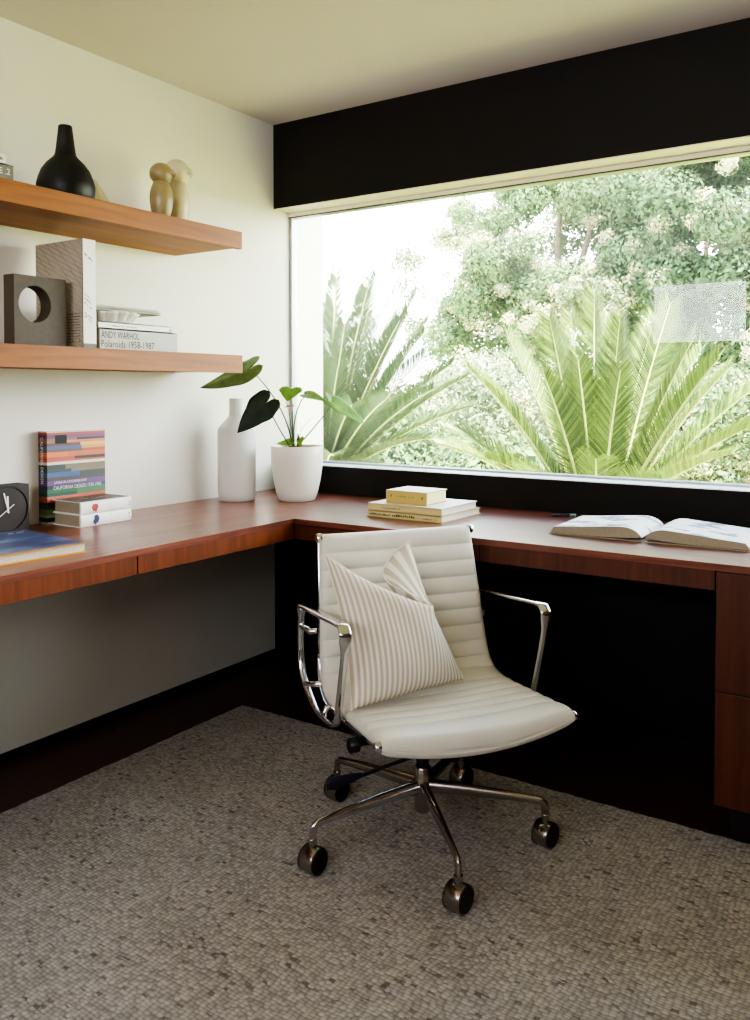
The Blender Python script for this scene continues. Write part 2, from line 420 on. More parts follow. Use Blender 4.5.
# ------------------------------------------------------------------ desk: L-shaped worktop, drawers, cabinet
DL, DR, H, ST, FA = .6288, .6339, .74, .7215, .6704
YN = -4.2
wt = thing('worktop', 'continuous L-shaped reddish brown wooden worktop along both walls', 'desk', (0,0,ST))
MB().box((0,YN,0),(DL,-DR+.0,H-ST)).box((0,-DR,0),(DL,-.28,H-ST)).build('left_slab', M['desk'], wt) if False else None
left = MB().prism([(0.001,YN),(DL,YN),(DL,-DR),(0.001,-.001)], (0,0,0), (1,0,0), (0,1,0), (0,0,H-ST)).build('desk_slab', M['desk'], wt, bevel=.0012)
right = MB().prism([(0.001,-.001),(DL,-DR),(X1-.001,-DR),(X1-.001,-.001)], (0,0,0), (1,0,0), (0,1,0), (0,0,H-ST)).build('desk_slab', M['desk_x'], wt, bevel=.0012)
def drawer(label, lo, hi, front, dims):
    t = thing('pencil_drawer', label, 'drawer', (lo[0],lo[1],lo[2]), 0, 'shallow drawers under the worktop')
    sz = V(hi)-V(lo)
    if front == 'x':
        MB().box((0,0,.004),(sz.x-.020,sz.y,sz.z)).build('drawer_box', M['desk'], t)
        MB().box((sz.x-.020,.0012,0),(sz.x,sz.y-.0012,sz.z)).build('drawer_front', M['fascia'], t, bevel=.001)
    else:
        MB().box((0,.020,.004),(sz.x,sz.y,sz.z)).build('drawer_box', M['desk'], t)
        MB().box((.0012,0,0),(sz.x-.0012,.020,sz.z)).build('drawer_front', M['cabinet'], t, bevel=.001)
    return t
drawer('shallow wooden drawer under the left desk, farther one beside the corner', (.002,-1.307,FA), (DL-.003,-DR-.001,ST), 'x', None)
drawer('shallow wooden drawer under the left desk, nearer one below the blue book', (.002,-2.6,FA), (DL-.003,-1.309,ST), 'x', None)
drawer('shallow wooden drawer under the window desk, left of the cabinet', (1.323,-DR+.003,FA), (1.981,-.02,ST), 'y', None)
fl = MB().box((0,0,0),(1.321-DL+.003,.02,ST-FA-.003)).build('corner_fascia', M['cabinet']); fl.location = (DL-.003,-DR+.003,FA)
tag(fl, 'narrow wooden fascia strip under the window desk beside the corner', 'fascia')
cb = thing('drawer_cabinet', 'tall dark wooden drawer cabinet under the right end of the window desk', 'cabinet', (1.983,-DR+.004,0))
MB().box((0,.021,.126),(.62,DR-.03,ST-.002)).build('cabinet_body', M['cabinet'], cb)
MB().box((.02,.095,0),(.60,DR-.05,.126)).build('plinth', M['base'], cb)
MB().box((0,0,.417),(.62,.02,ST-.003)).build('drawer', M['cabinet'], cb, bevel=.0012)
MB().box((0,0,.126),(.62,.02,.4145)).build('drawer', M['cabinet'], cb, bevel=.0012)

# ------------------------------------------------------------------ shelves
SX, SY = .3421, -.5754
for z0, z1, lab in ((1.6825,1.7437,'upper floating teak shelf holding the black bottle and the birds'), (1.2366,1.3008,'lower floating teak shelf holding the leaning books and ring block')):
    t = thing('wall_shelf', lab, 'shelf', (0,YN,z0), 0, 'floating shelves on the left wall')
    L = SY-YN; h = z1-z0
    MB().box((.001,0,.006),(SX-.020,L,h)).build('shelf_board', M['shelf'], t)
    MB().box((SX-.0195,0,0),(SX,L,h)).build('front_lip', M['shelf'], t, bevel=.001)

# ------------------------------------------------------------------ books
def book(label, O, ex, ey, ez, L, D, T, cover, pages=None, group=None, board=.0025, rounded=False, pagegap=.004):
    """O = corner at spine; ex along the spine, ey from spine to fore edge, ez through the thickness"""
    t = thing('book', label, 'book', O, 0, group); ex,ey,ez = V(ex).normalized(),V(ey).normalized(),V(ez).normalized()
    mb = MB()
    mb.obox((0,0,0), ex*L, ey*D, ez*board); mb.obox(ez*(T-board), ex*L, ey*D, ez*board)
    if rounded:
        poly = [(0,0)]; n = 10
        for k in range(n+1):
            a = PI*k/n; poly.append((-math.sin(a)*.006, T/2-math.cos(a)*T/2))
        mb.prism(poly+[(board,T),(board,0)], (0,0,0), ey, ez, ex*L)
    else:
        mb.obox((0,0,0), ex*L, ey*board, ez*T)
    mb.build('cover', cover, t)
    MB().obox(ex*pagegap+ey*board+ez*board, ex*(L-2*pagegap), ey*(D-board-pagegap), ez*(T-2*board)).build('page_block', pages or M['paper'], t)
    return t
X, Y, Z = V((1,0,0)), V((0,1,0)), V((0,0,1))
SH1, SH2 = 1.7437, 1.3008
# lower shelf: tall book standing square to the wall, spine out
G1 = 'books on the lower shelf'
t = book('tall taupe book standing upright between the ring block and grey book stack', (.283,-1.168,SH2), Z, -X, -Y, .332, .232, .047, [M['taupe']], group=G1)
pl = MB().obox(V((.0004,-.0465,.0005)), Y*.046, Z*.331, X*.0006).build('spine_print', M['book_white'], t)
for k,(zz,n) in enumerate(((.285,9),(.165,6),(.152,7),(.138,6),(.108,5),(.098,6))):
    d = V((0,.82,-.57)); scribble(V((.0012,-.043,zz)), d, V((0,.57,.82)), .032 if k else .036, .006 if k == 0 else .004, n, M['ink'], t, 20+k)
MB().obox(V((.0011,-.0465,.0)), Y*.046, Z*.016, X*.0003).build('spine_band', M['ink_grey'], t)
scr = [scribble(V((-.098,-.0474,.105-.0085*k)), X, Z, .085, .0032, 16, M['ink'], t, 50+k) for k in range(11)]
# stack of two lying books
t = book('thick grey photography book at the bottom of the lower-shelf stack', (.285,-1.155,SH2), Y, -X, Z, .318, .24, .0655, M['book_grey'], group=G1)
lettering('ANDY WARHOL', V((.0002,.004,.036)), Y, Z, .150, .0215, M['ink'], t, 'title_lettering')
lettering('Polaroids 1958-1987', V((.0002,.004,.0075)), Y, Z, .212, .0225, M['ink'], t, 'title_lettering')
t = book('slim white book lying on the grey photography book', (.278,-1.155,SH2+.066), Y, -X, Z, .302, .23, .0215, M['book_white'], group=G1)
scribble(V((.0002,.05,.008)), Y, Z, .11, .004, 26, M['ink_grey'], t, 4)
MB().add([V((.0005,.289,.006)),V((.0005,.297,.006)),V((.0005,.293,.015))],[(0,1,2)]).build('publisher_mark', M['ink'], t)
# scalloped dish with two thin magazines on it
dz = SH2+.066+.0218
t = thing('scalloped_dish', 'pale scalloped dish on the slim white book', 'dish', (.185,-1.06,dz))
mb = MB(); rows = []
for (r,z) in ((.001,.004),(.05,.004),(.066,.010),(.098,.0315),(.103,.034),(.106,.0325),(.100,.026),(.085,.006),(.07,0),(.001,0)):
    rows.append([V((r*(1+.16*(abs(math.cos(8*a))-.5)*min(1,z*60))*math.cos(a), r*(1+.16*(abs(math.cos(8*a))-.5)*min(1,z*60))*math.sin(a), z)) for a in [2*PI*k/140 for k in range(140)]])
mb.grid(rows, closed=True); mb.build('dish_bowl', M['grey_dish'], t, weld=.0003)
t = book('thin grey-green booklet lying directly on the scalloped dish', (.262,-1.16,dz+.0355), Y, -X, Z, .27, .2, .009, M['book_olive'], group=G1, board=.0015)
t = book('thin pale grey booklet topmost of the lower-shelf stack', (.255,-1.185,dz+.045), Y, -X, Z, .293, .2, .008, M['book_grey'], group=G1, board=.0015)
# ring block
t = thing('ring_block_vase', 'brown square stoneware block with a round hole on the lower shelf', 'sculpture', (.245,-1.420,SH2))
W_, H_, D_ = .173, .206, .050; cx, cz, R_ = .068, .124, .053
mb = MB(); n = 64
def sq(a):
    # point of the square outline in direction a from the hole centre
    dx,dz = math.cos(a),math.sin(a); ts = []
    if dx>1e-9: ts.append((W_-cx)/dx)
    if dx<-1e-9: ts.append(-cx/dx)
    if dz>1e-9: ts.append((H_-cz)/dz)
    if dz<-1e-9: ts.append(-cz/dz)
    k = min(ts); return (cx+dx*k, cz+dz*k)
angs = sorted(set([2*PI*k/n for k in range(n)]+[math.atan2(b-cz,a-cx)%(2*PI) for a,b in ((0,0),(W_,0),(W_,H_),(0,H_))]))
fo = [V((0,*sq(a))) for a in angs]; fi = [V((0,cx+R_*math.cos(a),cz+R_*math.sin(a))) for a in angs]
bk = [p-V((D_,0,0)) for p in fo]; bi = [p-V((D_,0,0)) for p in fi]
mb.grid([fo,fi], smooth=False, closed=True); mb.grid([fi,bi], smooth=True, closed=True); mb.grid([bi,bk], smooth=False, closed=True); mb.grid([bk,fo], smooth=False, closed=True)
mb.build('stoneware_body', M['block'], t, weld=.0002, bevel=.003)

# upper shelf: bottle, faceted vase, two birds, two small books
t = thing('bottle_vase', 'black pear-shaped bottle vase on the upper shelf', 'vase', (.19,-1.203,SH1))
MB().lathe([(.001,0),(.070,0),(.076,.004),(.0845,.028),(.0870,.048),(.0862,.062),(.081,.082),(.072,.106),(.056,.128),(.040,.143),(.0335,.151),(.031,.158),(.0275,.182),(.0235,.215),(.0205,.241),(.0190,.2435),(.0165,.241),(.018,.215),(.022,.16),(.001,.15)]).build('vase_body', M['black_glaze'], t)
t = thing('round_vase', 'small cream faceted vase half hidden behind the black bottle', 'vase', (.070,-1.032,SH1))
MB().lathe([(.001,0),(.055,0),(.074,.045),(.076,.053),(.050,.100),(.030,.128),(.026,.128),(.045,.1),(.001,.09)], seg=10, smooth=False).build('vase_body', M['owl_cream'], t)
def bird(label, loc, rz, h, m, w):
    t = thing('bird_figurine', label, 'figurine', loc, rz, 'ceramic birds on the upper shelf')
    s = h
    prof = [(.001,0),(.095,0),(.118,.012),(.15,.10),(.185,.25),(.20,.38),(.195,.50),(.168,.60),(.145,.655),(.138,.675)]
    MB().lathe([(r*s*w, z*s) for r,z in prof]+[(.12*s*w,.70*s),(.001,.70*s)], seg=40).build('bird_body', m, t)
    # round head with a heart-shaped face and a small hooked beak
    rows = []; hr = .198*s*w
    for i in range(25):
        th = PI*i/24; row = []
        for k in range(40):
            ph = 2*PI*k/40; r = hr
            p = V((r*math.sin(th)*math.cos(ph), r*math.sin(th)*math.sin(ph), .188*s*math.cos(th)))
            f = max(0,(p.x/r)-.55)
            p.x -= f*f*.9*r*.5*(1 if abs(p.y) > .012*s else .5)
            row.append(p+V((0,0,.83*s)))
        rows.append(row)
    hd = MB().grid(rows, closed=True).build('bird_head', m, t, weld=.0002)
    b = MB().tube([V((hr*.60,0,.875*s)),V((hr*.98,0,.845*s)),V((hr*1.24,0,.80*s)),V((hr*1.16,0,.745*s))], [.060*s,.046*s,.028*s,.004*s], 10, flat=.62)
    b.build('beak', m, hd)
    return t
bird('smaller tan ceramic bird in front on the upper shelf', (.235,-.858,SH1), math.radians(25), .197, M['owl_tan'], 1.0)
bird('larger cream ceramic bird behind the tan one on the upper shelf', (.165,-.722,SH1), math.radians(25), .248, M['owl_cream'], .92)
t = book('grey book lying under the small white book at the upper shelf edge', (.325,-1.67,SH1), Y, -X, Z, .20, .15, .043, M['ink_grey'], group='books on the upper shelf')
lettering('E .2', V((.0002,.158,.016)), Y, Z, .032, .016, M['white_ink'], t, 'title_lettering')
t = book('small white book topmost on the upper shelf left of the bottle', (.322,-1.66,SH1+.0435), Y, -X, Z, .170, .13, .029, M['book_white'], group='books on the upper shelf')
scribble(V((.0002,.150,.009)), Y, Z, .010, .012, 3, M['ink'], t, 8)

# ------------------------------------------------------------------ things on the left desk
# clock
t = thing('desk_clock', 'dark square clock with white hands standing against the left wall', 'clock', (.088,-1.418,H))
cs = .1445
case = MB().box((-.06,0,0),(-.004,cs,cs)); case.build('clock_case', M['clock'], t, bevel=.002)
# front plate with a round recess
mb = MB(); n = 96; c0 = cs/2; R1 = .0685
W_, H_, cx, cz = cs, cs, c0, c0
angs = sorted(set([2*PI*k/n for k in range(n)]+[math.atan2(b-cz,a-cx)%(2*PI) for a,b in ((0,0),(W_,0),(W_,H_),(0,H_))]))
fo = [V((0,*sq(a))) for a in angs]; fi = [V((0,cx+R1*math.cos(a),cz+R1*math.sin(a))) for a in angs]
mb.grid([fo,fi], smooth=False, closed=True); mb.grid([[p-V((.004,0,0)) for p in fo],fo], smooth=False, closed=True)
mb.build('front_plate', M['clock'], t, weld=.0002)
mb = MB(); f2 = [V((-.0038,cx+(R1-.0001)*math.cos(a),cz+R1*math.sin(a))) for a in angs]; f3 = [V((-.0038,cx+.064*math.cos(a),cz+.064*math.sin(a))) for a in angs]
mb.grid([fi,f2], closed=True); mb.grid([f2,f3], smooth=False, closed=True); mb.build('dial_ring', M['clock_ring'], t)
MB().cyl(V((-.0042,c0,c0)), V((-.0016,c0,c0)), .0635, 64).build('dial', M['clock'], t)
def hand(a, l, tail, w, x, name):
    d = V((0,math.sin(a),math.cos(a))); p = V((0,math.cos(a),-math.sin(a))); o = V((x,c0,c0))
    MB().obox(o-d*tail-p*w/2, d*(l+tail), p*w, V((.0008,0,0))).build(name, M['white_ink'], t)
hand(math.radians(-14), .052, .012, .0042, .0004, 'minute_hand')
hand(math.radians(-2), .040, .010, .0052, .0014, 'hour_hand')
hand(math.radians(236), .058, .024, .0022, .0024, 'second_hand')
# striped book standing against the wall
t = thing('book', 'multicoloured striped design book standing upright against the left wall', 'book', (.006,-1.181,H)); t['group'] = 'books on the left desk'
BH, BW, BT = .302, .228, .044
MB().box((0,0,0),(.0025,BW,BH)).box((BT-.0025,0,0),(BT,BW,BH)).box((0,0,0),(BT,.0025,BH)).build('cover', M['book_white'], t)
MB().box((.0027,.003,.004),(BT-.0027,BW-.005,BH-.004)).build('page_block', M['paper'], t)
bands = [ # (top, bottom, [(start, colour), ...]) as fractions
 (.000,.022,[(0,(196,186,160))]), (.022,.050,[(0,(176,74,56))]), (.050,.100,[(0,(112,52,96)),(.33,(126,62,108))]), (.100,.128,[(0,(128,96,70)),(.5,(38,30,32))]),
 (.128,.165,[(0,(150,98,70)),(.3,(206,122,72))]), (.165,.205,[(0,(96,66,60)),(.56,(218,176,96))]), (.205,.250,[(0,(78,86,124)),(.58,(206,148,80))]),
 (.250,.285,[(0,(96,80,74)),(.6,(176,84,56))]), (.285,.352,[(0,(214,116,58)),(.35,(206,104,56))]), (.352,.392,[(0,(184,76,54)),(.46,(36,28,30))]),
 (.392,.418,[(0,(188,92,60))]), (.418,.455,[(0,(218,210,190))]), (.455,.520,[(0,(44,62,52)),(.3,(122,112,88))]), (.520,.560,[(0,(58,66,62)),(.4,(128,112,92))]),
 (.560,.625,[(0,(50,92,140)),(.55,(62,70,64))]), (.625,.670,[(0,(84,66,60)),(.5,(70,74,66))]), (.670,.735,[(0,(98,70,124)),(.5,(110,76,128))]),
 (.735,.785,[(0,(62,52,62)),(.6,(84,64,112))]), (.785,.835,[(0,(40,104,74)),(.5,(60,124,84))]), (.835,.880,[(0,(36,80,62)),(.5,(96,110,70))]),
 (.880,.905,[(0,(176,110,72)),(.4,(196,100,70))]), (.905,.955,[(0,(196,90,66))]), (.955,1.0,[(0,(40,30,32))])]
def stripe_mat2(rgb, cache={}):
    if rgb not in cache: cache[rgb] = plain('cover_stripe', rgb, .45, var=.05)
    return cache[rgb]
mats = []; mb = MB(); fr_h = .80  # the bands above fill the upper 80 per cent, the foot repeats in greens and blacks
allb = [(a*fr_h,b*fr_h,c) for a,b,c in bands] + [(.80,.84,[(0,(52,44,44))]),(.84,.90,[(0,(84,124,66))]),(.90,.93,[(0,(140,160,110))]),(.93,.975,[(0,(26,24,26))]),(.975,1.0,[(0,(170,170,150))])]
for a,b,segs in allb:
    for i,(s,c) in enumerate(segs):
        e = segs[i+1][0] if i+1 < len(segs) else 1.0
        mm = stripe_mat2(c)
        if mm not in mats: mats.append(mm)
        k = mats.index(mm); z1,z0 = BH*(1-a),BH*(1-b)
        mb.box((BT,BW*s,z0),(BT+.0006,BW*e,z1),k)
    c = segs[0][1]; dk = tuple(int(v*.85) for v in c); mm = stripe_mat2(dk)
    if mm not in mats: mats.append(mm)
    mb.box((0,-.0006,BH*(1-b)),(BT,0,BH*(1-a)),mats.index(mm))
mb.build('cover_stripes', mats, t)
MB().box((BT+.0006,.03,BH*.862),(BT+.0009,.075,BH*.955)).build('cover_emblem', M['ink'], t)
lettering('LIVING IN A MODERN WAY', V((BT+.0008,.026,BH*.428)), Y, Z, .125, .0085, M['white_ink'], t, 'title_lettering')
lettering('CALIFORNIA DESIGN 1930-1965', V((BT+.0008,.022,BH*.365)), Y, Z, .188, .012, M['white_ink'], t, 'title_lettering')
lettering('CALIFORNIA DESIGN', V((.012,-.0008,BH*.93)), -Z, X, .15, .014, M['white_ink'], t, 'spine_lettering')
# two white-spined books
G2 = 'books on the left desk'
for k,(lab,mk) in enumerate((('white-spined book with a blue mark, lower of the pair by the striped book','blue_ink'),('white-spined book with a red mark, upper of the pair by the striped book','red_ink'))):
    t = book(lab, (.192,-1.165+.001*k,H+.0405*k), (0,1,0), (-1,0,0), Z, .200, .136, .040, [M['book_white']], M['paper_tan'], G2, rounded=True)
    a0 = .052+.006*(1-k); mb = MB(); rn = random.Random(5+k)
    poly = []
    for q in range(14):
        a = 2*PI*q/14; r = (.6+.5*rn.random())
        poly.append((a0+.013*r*math.cos(a), .020+.016*r*math.sin(a)))
    mb.prism(poly, V((.0058,0,0)), Y, Z, X*.0006).build('spine_emblem', M[mk], t)
    MB().obox(V((.0052,.118,.006)), Y*.0006, Z*.028, X*.0006).build('spine_rule', M['paper'], t)
    scribble(V((.0062,.192,.012)), Z, -Y, .018, .005, 6, M['ink_grey'], t, 70+k)
    if k == 1:
        MB().obox(V((-.004,.003,.0401)), Y*.194, X*-.13, Z*.0006).build('cover_print', M['dark_cover'], t)
        scribble(V((-.055,.05,.041)), Y, -X, .09, .012, 9, M['white_ink'], t, 77)
# big blue book
a = math.radians(6); ey = V((math.cos(a),-math.sin(a)*.9,0)).normalized(); ex = V((ey.y,-ey.x,0))
ex = V((0,-1,0)); ex = (ex - ey*ex.dot(ey)).normalized()
O_ = V((.545,-1.41,H)) - ey*.325
t = book('large blue picture book with gold edges lying at the left desk front', O_, ex, ey, Z, .40, .325, .027, M['gold'], M['paper'], G2, board=.0035, pagegap=.005)
MB().obox(Z*.0271+ex*.001+ey*.001, ex*.398, ey*.323, Z*.0007).build('cover_print', M['blue_cover'], t)
scribble(Z*.0282+ex*.09+ey*.05, -ex, -ey, .075, .014, 9, M['white_ink'], t, 31, 'title_lettering')

# ------------------------------------------------------------------ vase, pot plant
t = thing('bottle_vase', 'tall matt white bottle vase on the desk left of the plant', 'vase', (.127,-.377,H))
MB().lathe([(.001,0),(.066,0),(.071,.004),(.0745,.03),(.0755,.08),(.0755,.272),(.0735,.284),(.066,.294),(.040,.322),(.0315,.333),(.0295,.342),(.0295,.401),(.0285,.4035),(.0255,.4025),(.0255,.34),(.05,.30),(.001,.29)], seg=64).build('vase_body', M['ceramic'], t)
PX, PY = .325, -.245
t = thing('plant_pot', 'round satin white pot holding the leafy plant in the desk corner', 'pot', (PX,PY,H))
MB().lathe([(.001,0),(.066,0),(.072,.004),(.083,.035),(.094,.085),(.1005,.135),(.1035,.18),(.104,.213),(.1025,.2155),(.0985,.2155),(.0975,.212),(.097,.19),(.001,.185)], seg=72).build('pot_body', M['pot'], t)
rp = random.Random(12); mb = MB()
for k in range(260):
    a = rp.uniform(0,2*PI); r = .088*math.sqrt(rp.random()); s = rp.uniform(.005,.009); c = V((r*math.cos(a), r*math.sin(a), .200+.008*(1-(r/.09)**2)+rp.uniform(0,.003)))
    q = [V((1,0,0)),V((0,1,0)),V((-1,0,0)),V((0,-1,0)),V((0,0,.7)),V((0,0,-.7))]
    mb.add([c+V((p.x*s*rp.uniform(.8,1.2),p.y*s*rp.uniform(.8,1.2),p.z*s)) for p in q], [(0,1,4),(1,2,4),(2,3,4),(3,0,4),(1,0,5),(2,1,5),(3,2,5),(0,3,5)])
mb.lathe([(.001,.200),(.0968,.196)]); pb = mb.build('pebbles', M['pebble'], t, fixn=False); pb['kind'] = 'stuff'
pt = thing('anthurium_plant', 'heart-leaved green plant growing from the white pot', 'plant', (PX,PY,H+.2))
PO = V((PX,PY,H+.2))
def leaf(S, T, wd, hw, m, curl=.12, fold=.25, name='leaf'):
    S,T,wd = V(S)-PO,V(T)-PO,V(wd); ax = T-S; L = ax.length; ax.normalize(); wd = (wd-ax*wd.dot(ax)).normalized(); nn = ax.cross(wd)
    rows = []; N = 22
    for i in range(N+1):
        x = -.27 + 1.27*i/N
        yc = .46*hw
        if x < 0:
            q = math.sqrt(max(0,1-(x/-.27)**2)); w = yc+(hw*.96-yc)*q; gap = yc*(1-q)
        else:
            gap = 0; w = hw*(.96+.12*math.sin(PI*min(1,x/.4)))*max(0,1-x**1.9)**.95
        w = max(w, gap+.0004)
        row = []
        for sgn in (-1,1):
            for k in (range(5) if sgn == -1 else range(4,-1,-1)):
                f = 1-k/4 
                yv = gap+(w-gap)*f
                zz = -curl*L*(x*x)*.9 + fold*yv*(.8-.5*yv/hw) - (.05*L*(-x/.27) if x < 0 else 0)
                row.append(S + ax*(x*L) + wd*(sgn*yv) + nn*zz)
        rows.append(row)
    mb = MB(); verts = [p for r in rows for p in r]; nc = 10; fs = []
    for i in range(N):
        for j in range(nc-1):
            if j == 4 and (-.27+1.27*i/N) < -.001: continue
            fs.append((i*nc+j,i*nc+j+1,(i+1)*nc+j+1,(i+1)*nc+j))
    mb.add(verts, fs, 0, True)
    o = mb.build(name, m, pt, weld=.00005)
    s = o.modifiers.new('solid','SOLIDIFY'); s.thickness = .0012
    return o
def stem(a, b, bend, r=.0026, mid=.5):
    a,b = V(a)-PO,V(b)-PO; c = a.lerp(b,mid)+V(bend)
    pts = [a*(1-u)**2+c*2*u*(1-u)+b*u*u for u in [k/14 for k in range(15)]]
    MB().tube(pts, [r*(1.25-.5*k/14) for k in range(15)], 8).build('stem', M['stem'], pt)
rt = V((.312,-.253,.945))
CP = co.location
def nearer(p, k): return CP.lerp(V(p), 1-k)      # same line of growth, a little further into the room
SA = nearer((.166,-.345,1.262),.022); TA = nearer((.012,-.452,1.172),.022)
leaf(SA, TA, fwd*.7-rgt*.25+upv*.55, .068, M['leaf_mid'], .10, .3)
stem(rt, SA, rgt*.06+upv*.02)
SB = nearer((.222,-.309,1.125),.038); TB = nearer((.128,-.375,1.006),.045)
leaf(SB, TB, rgt*.7-upv*.7-fwd*.2, .056, M['leaf_dark'], .0, .12)
stem(rt+V((-.008,0,0)), SB, rgt*-.004+upv*-.012)
SC = V((.312,-.262,1.180)); leaf(SC, SC-rgt*.012-fwd*.050-upv*.044, rgt*1.0+upv*.1, .046, M['leaf_light'], .12, .2)
stem(rt+V((.003,0,0)), SC, upv*.0)
SD = V((.356,-.222,1.160)); leaf(SD, SD+rgt*.078-fwd*.05-upv*.022, fwd*.8+upv*.5, .027, M['leaf_light'], .12, .3)
stem(rt+V((.006,0,0)), SD, -rgt*.035+upv*.05)
SE = V((.446,-.162,1.128)); leaf(SE, V((.556,-.095,1.048)), fwd*.75+rgt*.35+upv*.5, .040, M['leaf_light'], .10, .2)
stem(rt+V((.012,0,0)), SE, -rgt*.0-upv*.012)
leaf(V((.436,-.165,1.135)), V((.428,-.20,1.172)), rgt*.4+fwd*.8, .018, M['leaf_mid'], .1, .2)
leaf(V((.305,-.262,.972)), V((.262,-.295,.962)), fwd*.6+upv*.7, .018, M['leaf_light'], .1, .2)
leaf(V((.338,-.240,.985)), V((.352,-.262,.955)), rgt*.6+upv*.3, .016, M['leaf_light'], .1, .2)
# faded pink bract on a thin stalk, brown stub and dry twig
stem(V((.312,-.25,.945)), V((.293,-.262,1.112)), rgt*.006, .0016)
br0 = V((.293,-.262,1.112))-PO
MB().tube([br0,br0-rgt*.010+upv*.028], [.0022,.001], 8).tube([br0,br0+rgt*.022+upv*.004,br0+rgt*.030-upv*.001], [.004,.003,.0006], 8, flat=.4).tube([br0,br0-rgt*.016-upv*.004], [.004,.0008], 8, flat=.4).build('bract', M['bract'], pt)
s0 = V((.332,-.243,.948))-PO
MB().tube([s0,s0+V((.0,0,.03)),s0+V((-.003,0,.056))], [.008,.006,.002], 9).tube([s0+rgt*.008,s0+rgt*.012+upv*.02],[.006,.002],8).build('stub', M['twig'], pt)
MB().tube([s0+upv*.02,s0+rgt*.01+upv*.07,s0+rgt*.035+upv*.10,s0+rgt*.062+upv*.122], [.0014,.0012,.001,.0007], 6).tube([s0+rgt*.01+upv*.07,s0+rgt*.008+upv*.1],[.001,.0006],6).build('twig', M['twig'], pt)

# ------------------------------------------------------------------ yellow books by the window
G3 = 'yellow books on the window desk'
ang = math.radians(-.6); ex = V((math.cos(ang),math.sin(ang),0)); ey = V((-ex.y,ex.x,0))
O1 = V((.798,-.448,H))
t = book('pale green-yellow book at the bottom of the stack behind the chair', O1, ex, ey, Z, .297, .276, .0215, M['book_sand'], M['book_white'], G3)
scribble(V((0,0,.007))+ex*.012-ey*.0004, ex, Z, .085, .0065, 14, M['ink'], t, 3, 'title_lettering'); scribble(V((0,0,.007))+ex*.105-ey*.0004, ex, Z, .09, .008, 12, M['ink'], t, 9, 'title_lettering')
scribble(V((0,0,.007))+ex*.225-ey*.0004, ex, Z, .055, .005, 12, M['ink_grey'], t, 5)
t = book('sand-coloured book in the middle of the stack behind the chair', O1+ex*.004+ey*.003+Z*.0218, ex, ey, Z, .292, .250, .0245, [M['book_sand']], M['book_white'], G3)
MB().obox(Z*.0246, ex*.292, ey*.25, Z*.0006).build('cover_print', M['book_white'], t)
scribble(V((0,0,.009))+ex*.06-ey*.0004, ex, Z, .07, .004, 22, M['ink_grey'], t, 6)
t = book('small thick ochre book topmost of the stack behind the chair', O1+ex*.056+ey*.036+Z*.0474, ex, ey, Z, .163, .140, .0435, [M['book_yellow']], M['book_pale'], G3)
MB().obox(Z*.0436, ex*.163, ey*.14, Z*.0006).build('cover_print', M['book_white'], t)
scribble(V((0,0,.022))+ex*.045-ey*.0004, ex, Z, .07, .005, 14, M['ink_grey'], t, 7); scribble(V((0,0,.022))+ex*.018-ey*.0004, ex, Z, .006, .01, 2, M['ink'], t, 17); scribble(V((0,0,.020))+ex*.143-ey*.0004, ex, Z, .006, .01, 2, M['ink'], t, 17)

# ------------------------------------------------------------------ open book
t = thing('open_book', 'large illustrated book lying open on the window desk', 'book', (1.742,-.430,H), math.radians(1.5))
BD = .262
for s,L in ((-1,.279),(1,.284)):
    top = catmull([V((.004,.012,0)),V((.02,.028,0)),V((.05,.038,0)),V((.10,.036,0)),(V((.18,.029,0))),V((L-.022,.0225,0)),V((L-.012,.021,0))], 6)
    poly = [(s*p.x,p.y) for p in top]+[(s*(L-.002),.004)]+[(s*p,.004+z) for p,z in ((L*.6,0),(.1,.001),(.05,.003),(.02,.006),(.006,.008))]
    MB().prism(poly, (0,0,0), X, Z, Y*BD).build('page_block', M['paper_tan'], t)
    rows = []
    for p in top: rows.append([V((s*p.x,-.001,p.y+.0006)),V((s*p.x,BD*.5,p.y+.0006)),V((s*p.x,BD+.001,p.y+.0006))])
    e = top[-1]; rows.append([V((s*(L-.004),y,.012)) for y in (-.001,BD*.5,BD+.001)])
    MB().grid(rows).build('open_page', M['page'], t)
    MB().box((min(s*.012,s*(L+.003)),-.004,.0003),(max(s*.012,s*(L+.003)),BD+.004,.003)).build('cover_board', M['paper_tan'], t)
MB().box((-.012,-.004,.0003),(.012,BD+.004,.0022)).build('cover_spine', M['paper_tan'], t)
# small pen behind it
t = thing('pen', 'thin dark pen with a pale green cap behind the open book', 'pen', (1.375,-.09,H+.0062), math.radians(30)); t.scale = (.6,.9,.9)
MB().tube([(-.075,0,0),(-.06,0,0),(.03,0,0)], [.0015,.005,.005], 12).build('barrel', M['lever'], t)
MB().tube([(.03,0,0),(.062,0,0),(.066,0,0)], [.0062,.0062,.004], 12).build('cap', plain('pale_green_plastic',(130,168,150),.4), t)

# ------------------------------------------------------------------ chair
TH = math.radians(55.2); CX, CY, CZ = 1.343, -.992, .010
ch = thing('swivel_chair', 'cream ribbed leather swivel office chair with chrome arms on the rug', 'chair', (CX,CY,CZ), TH)
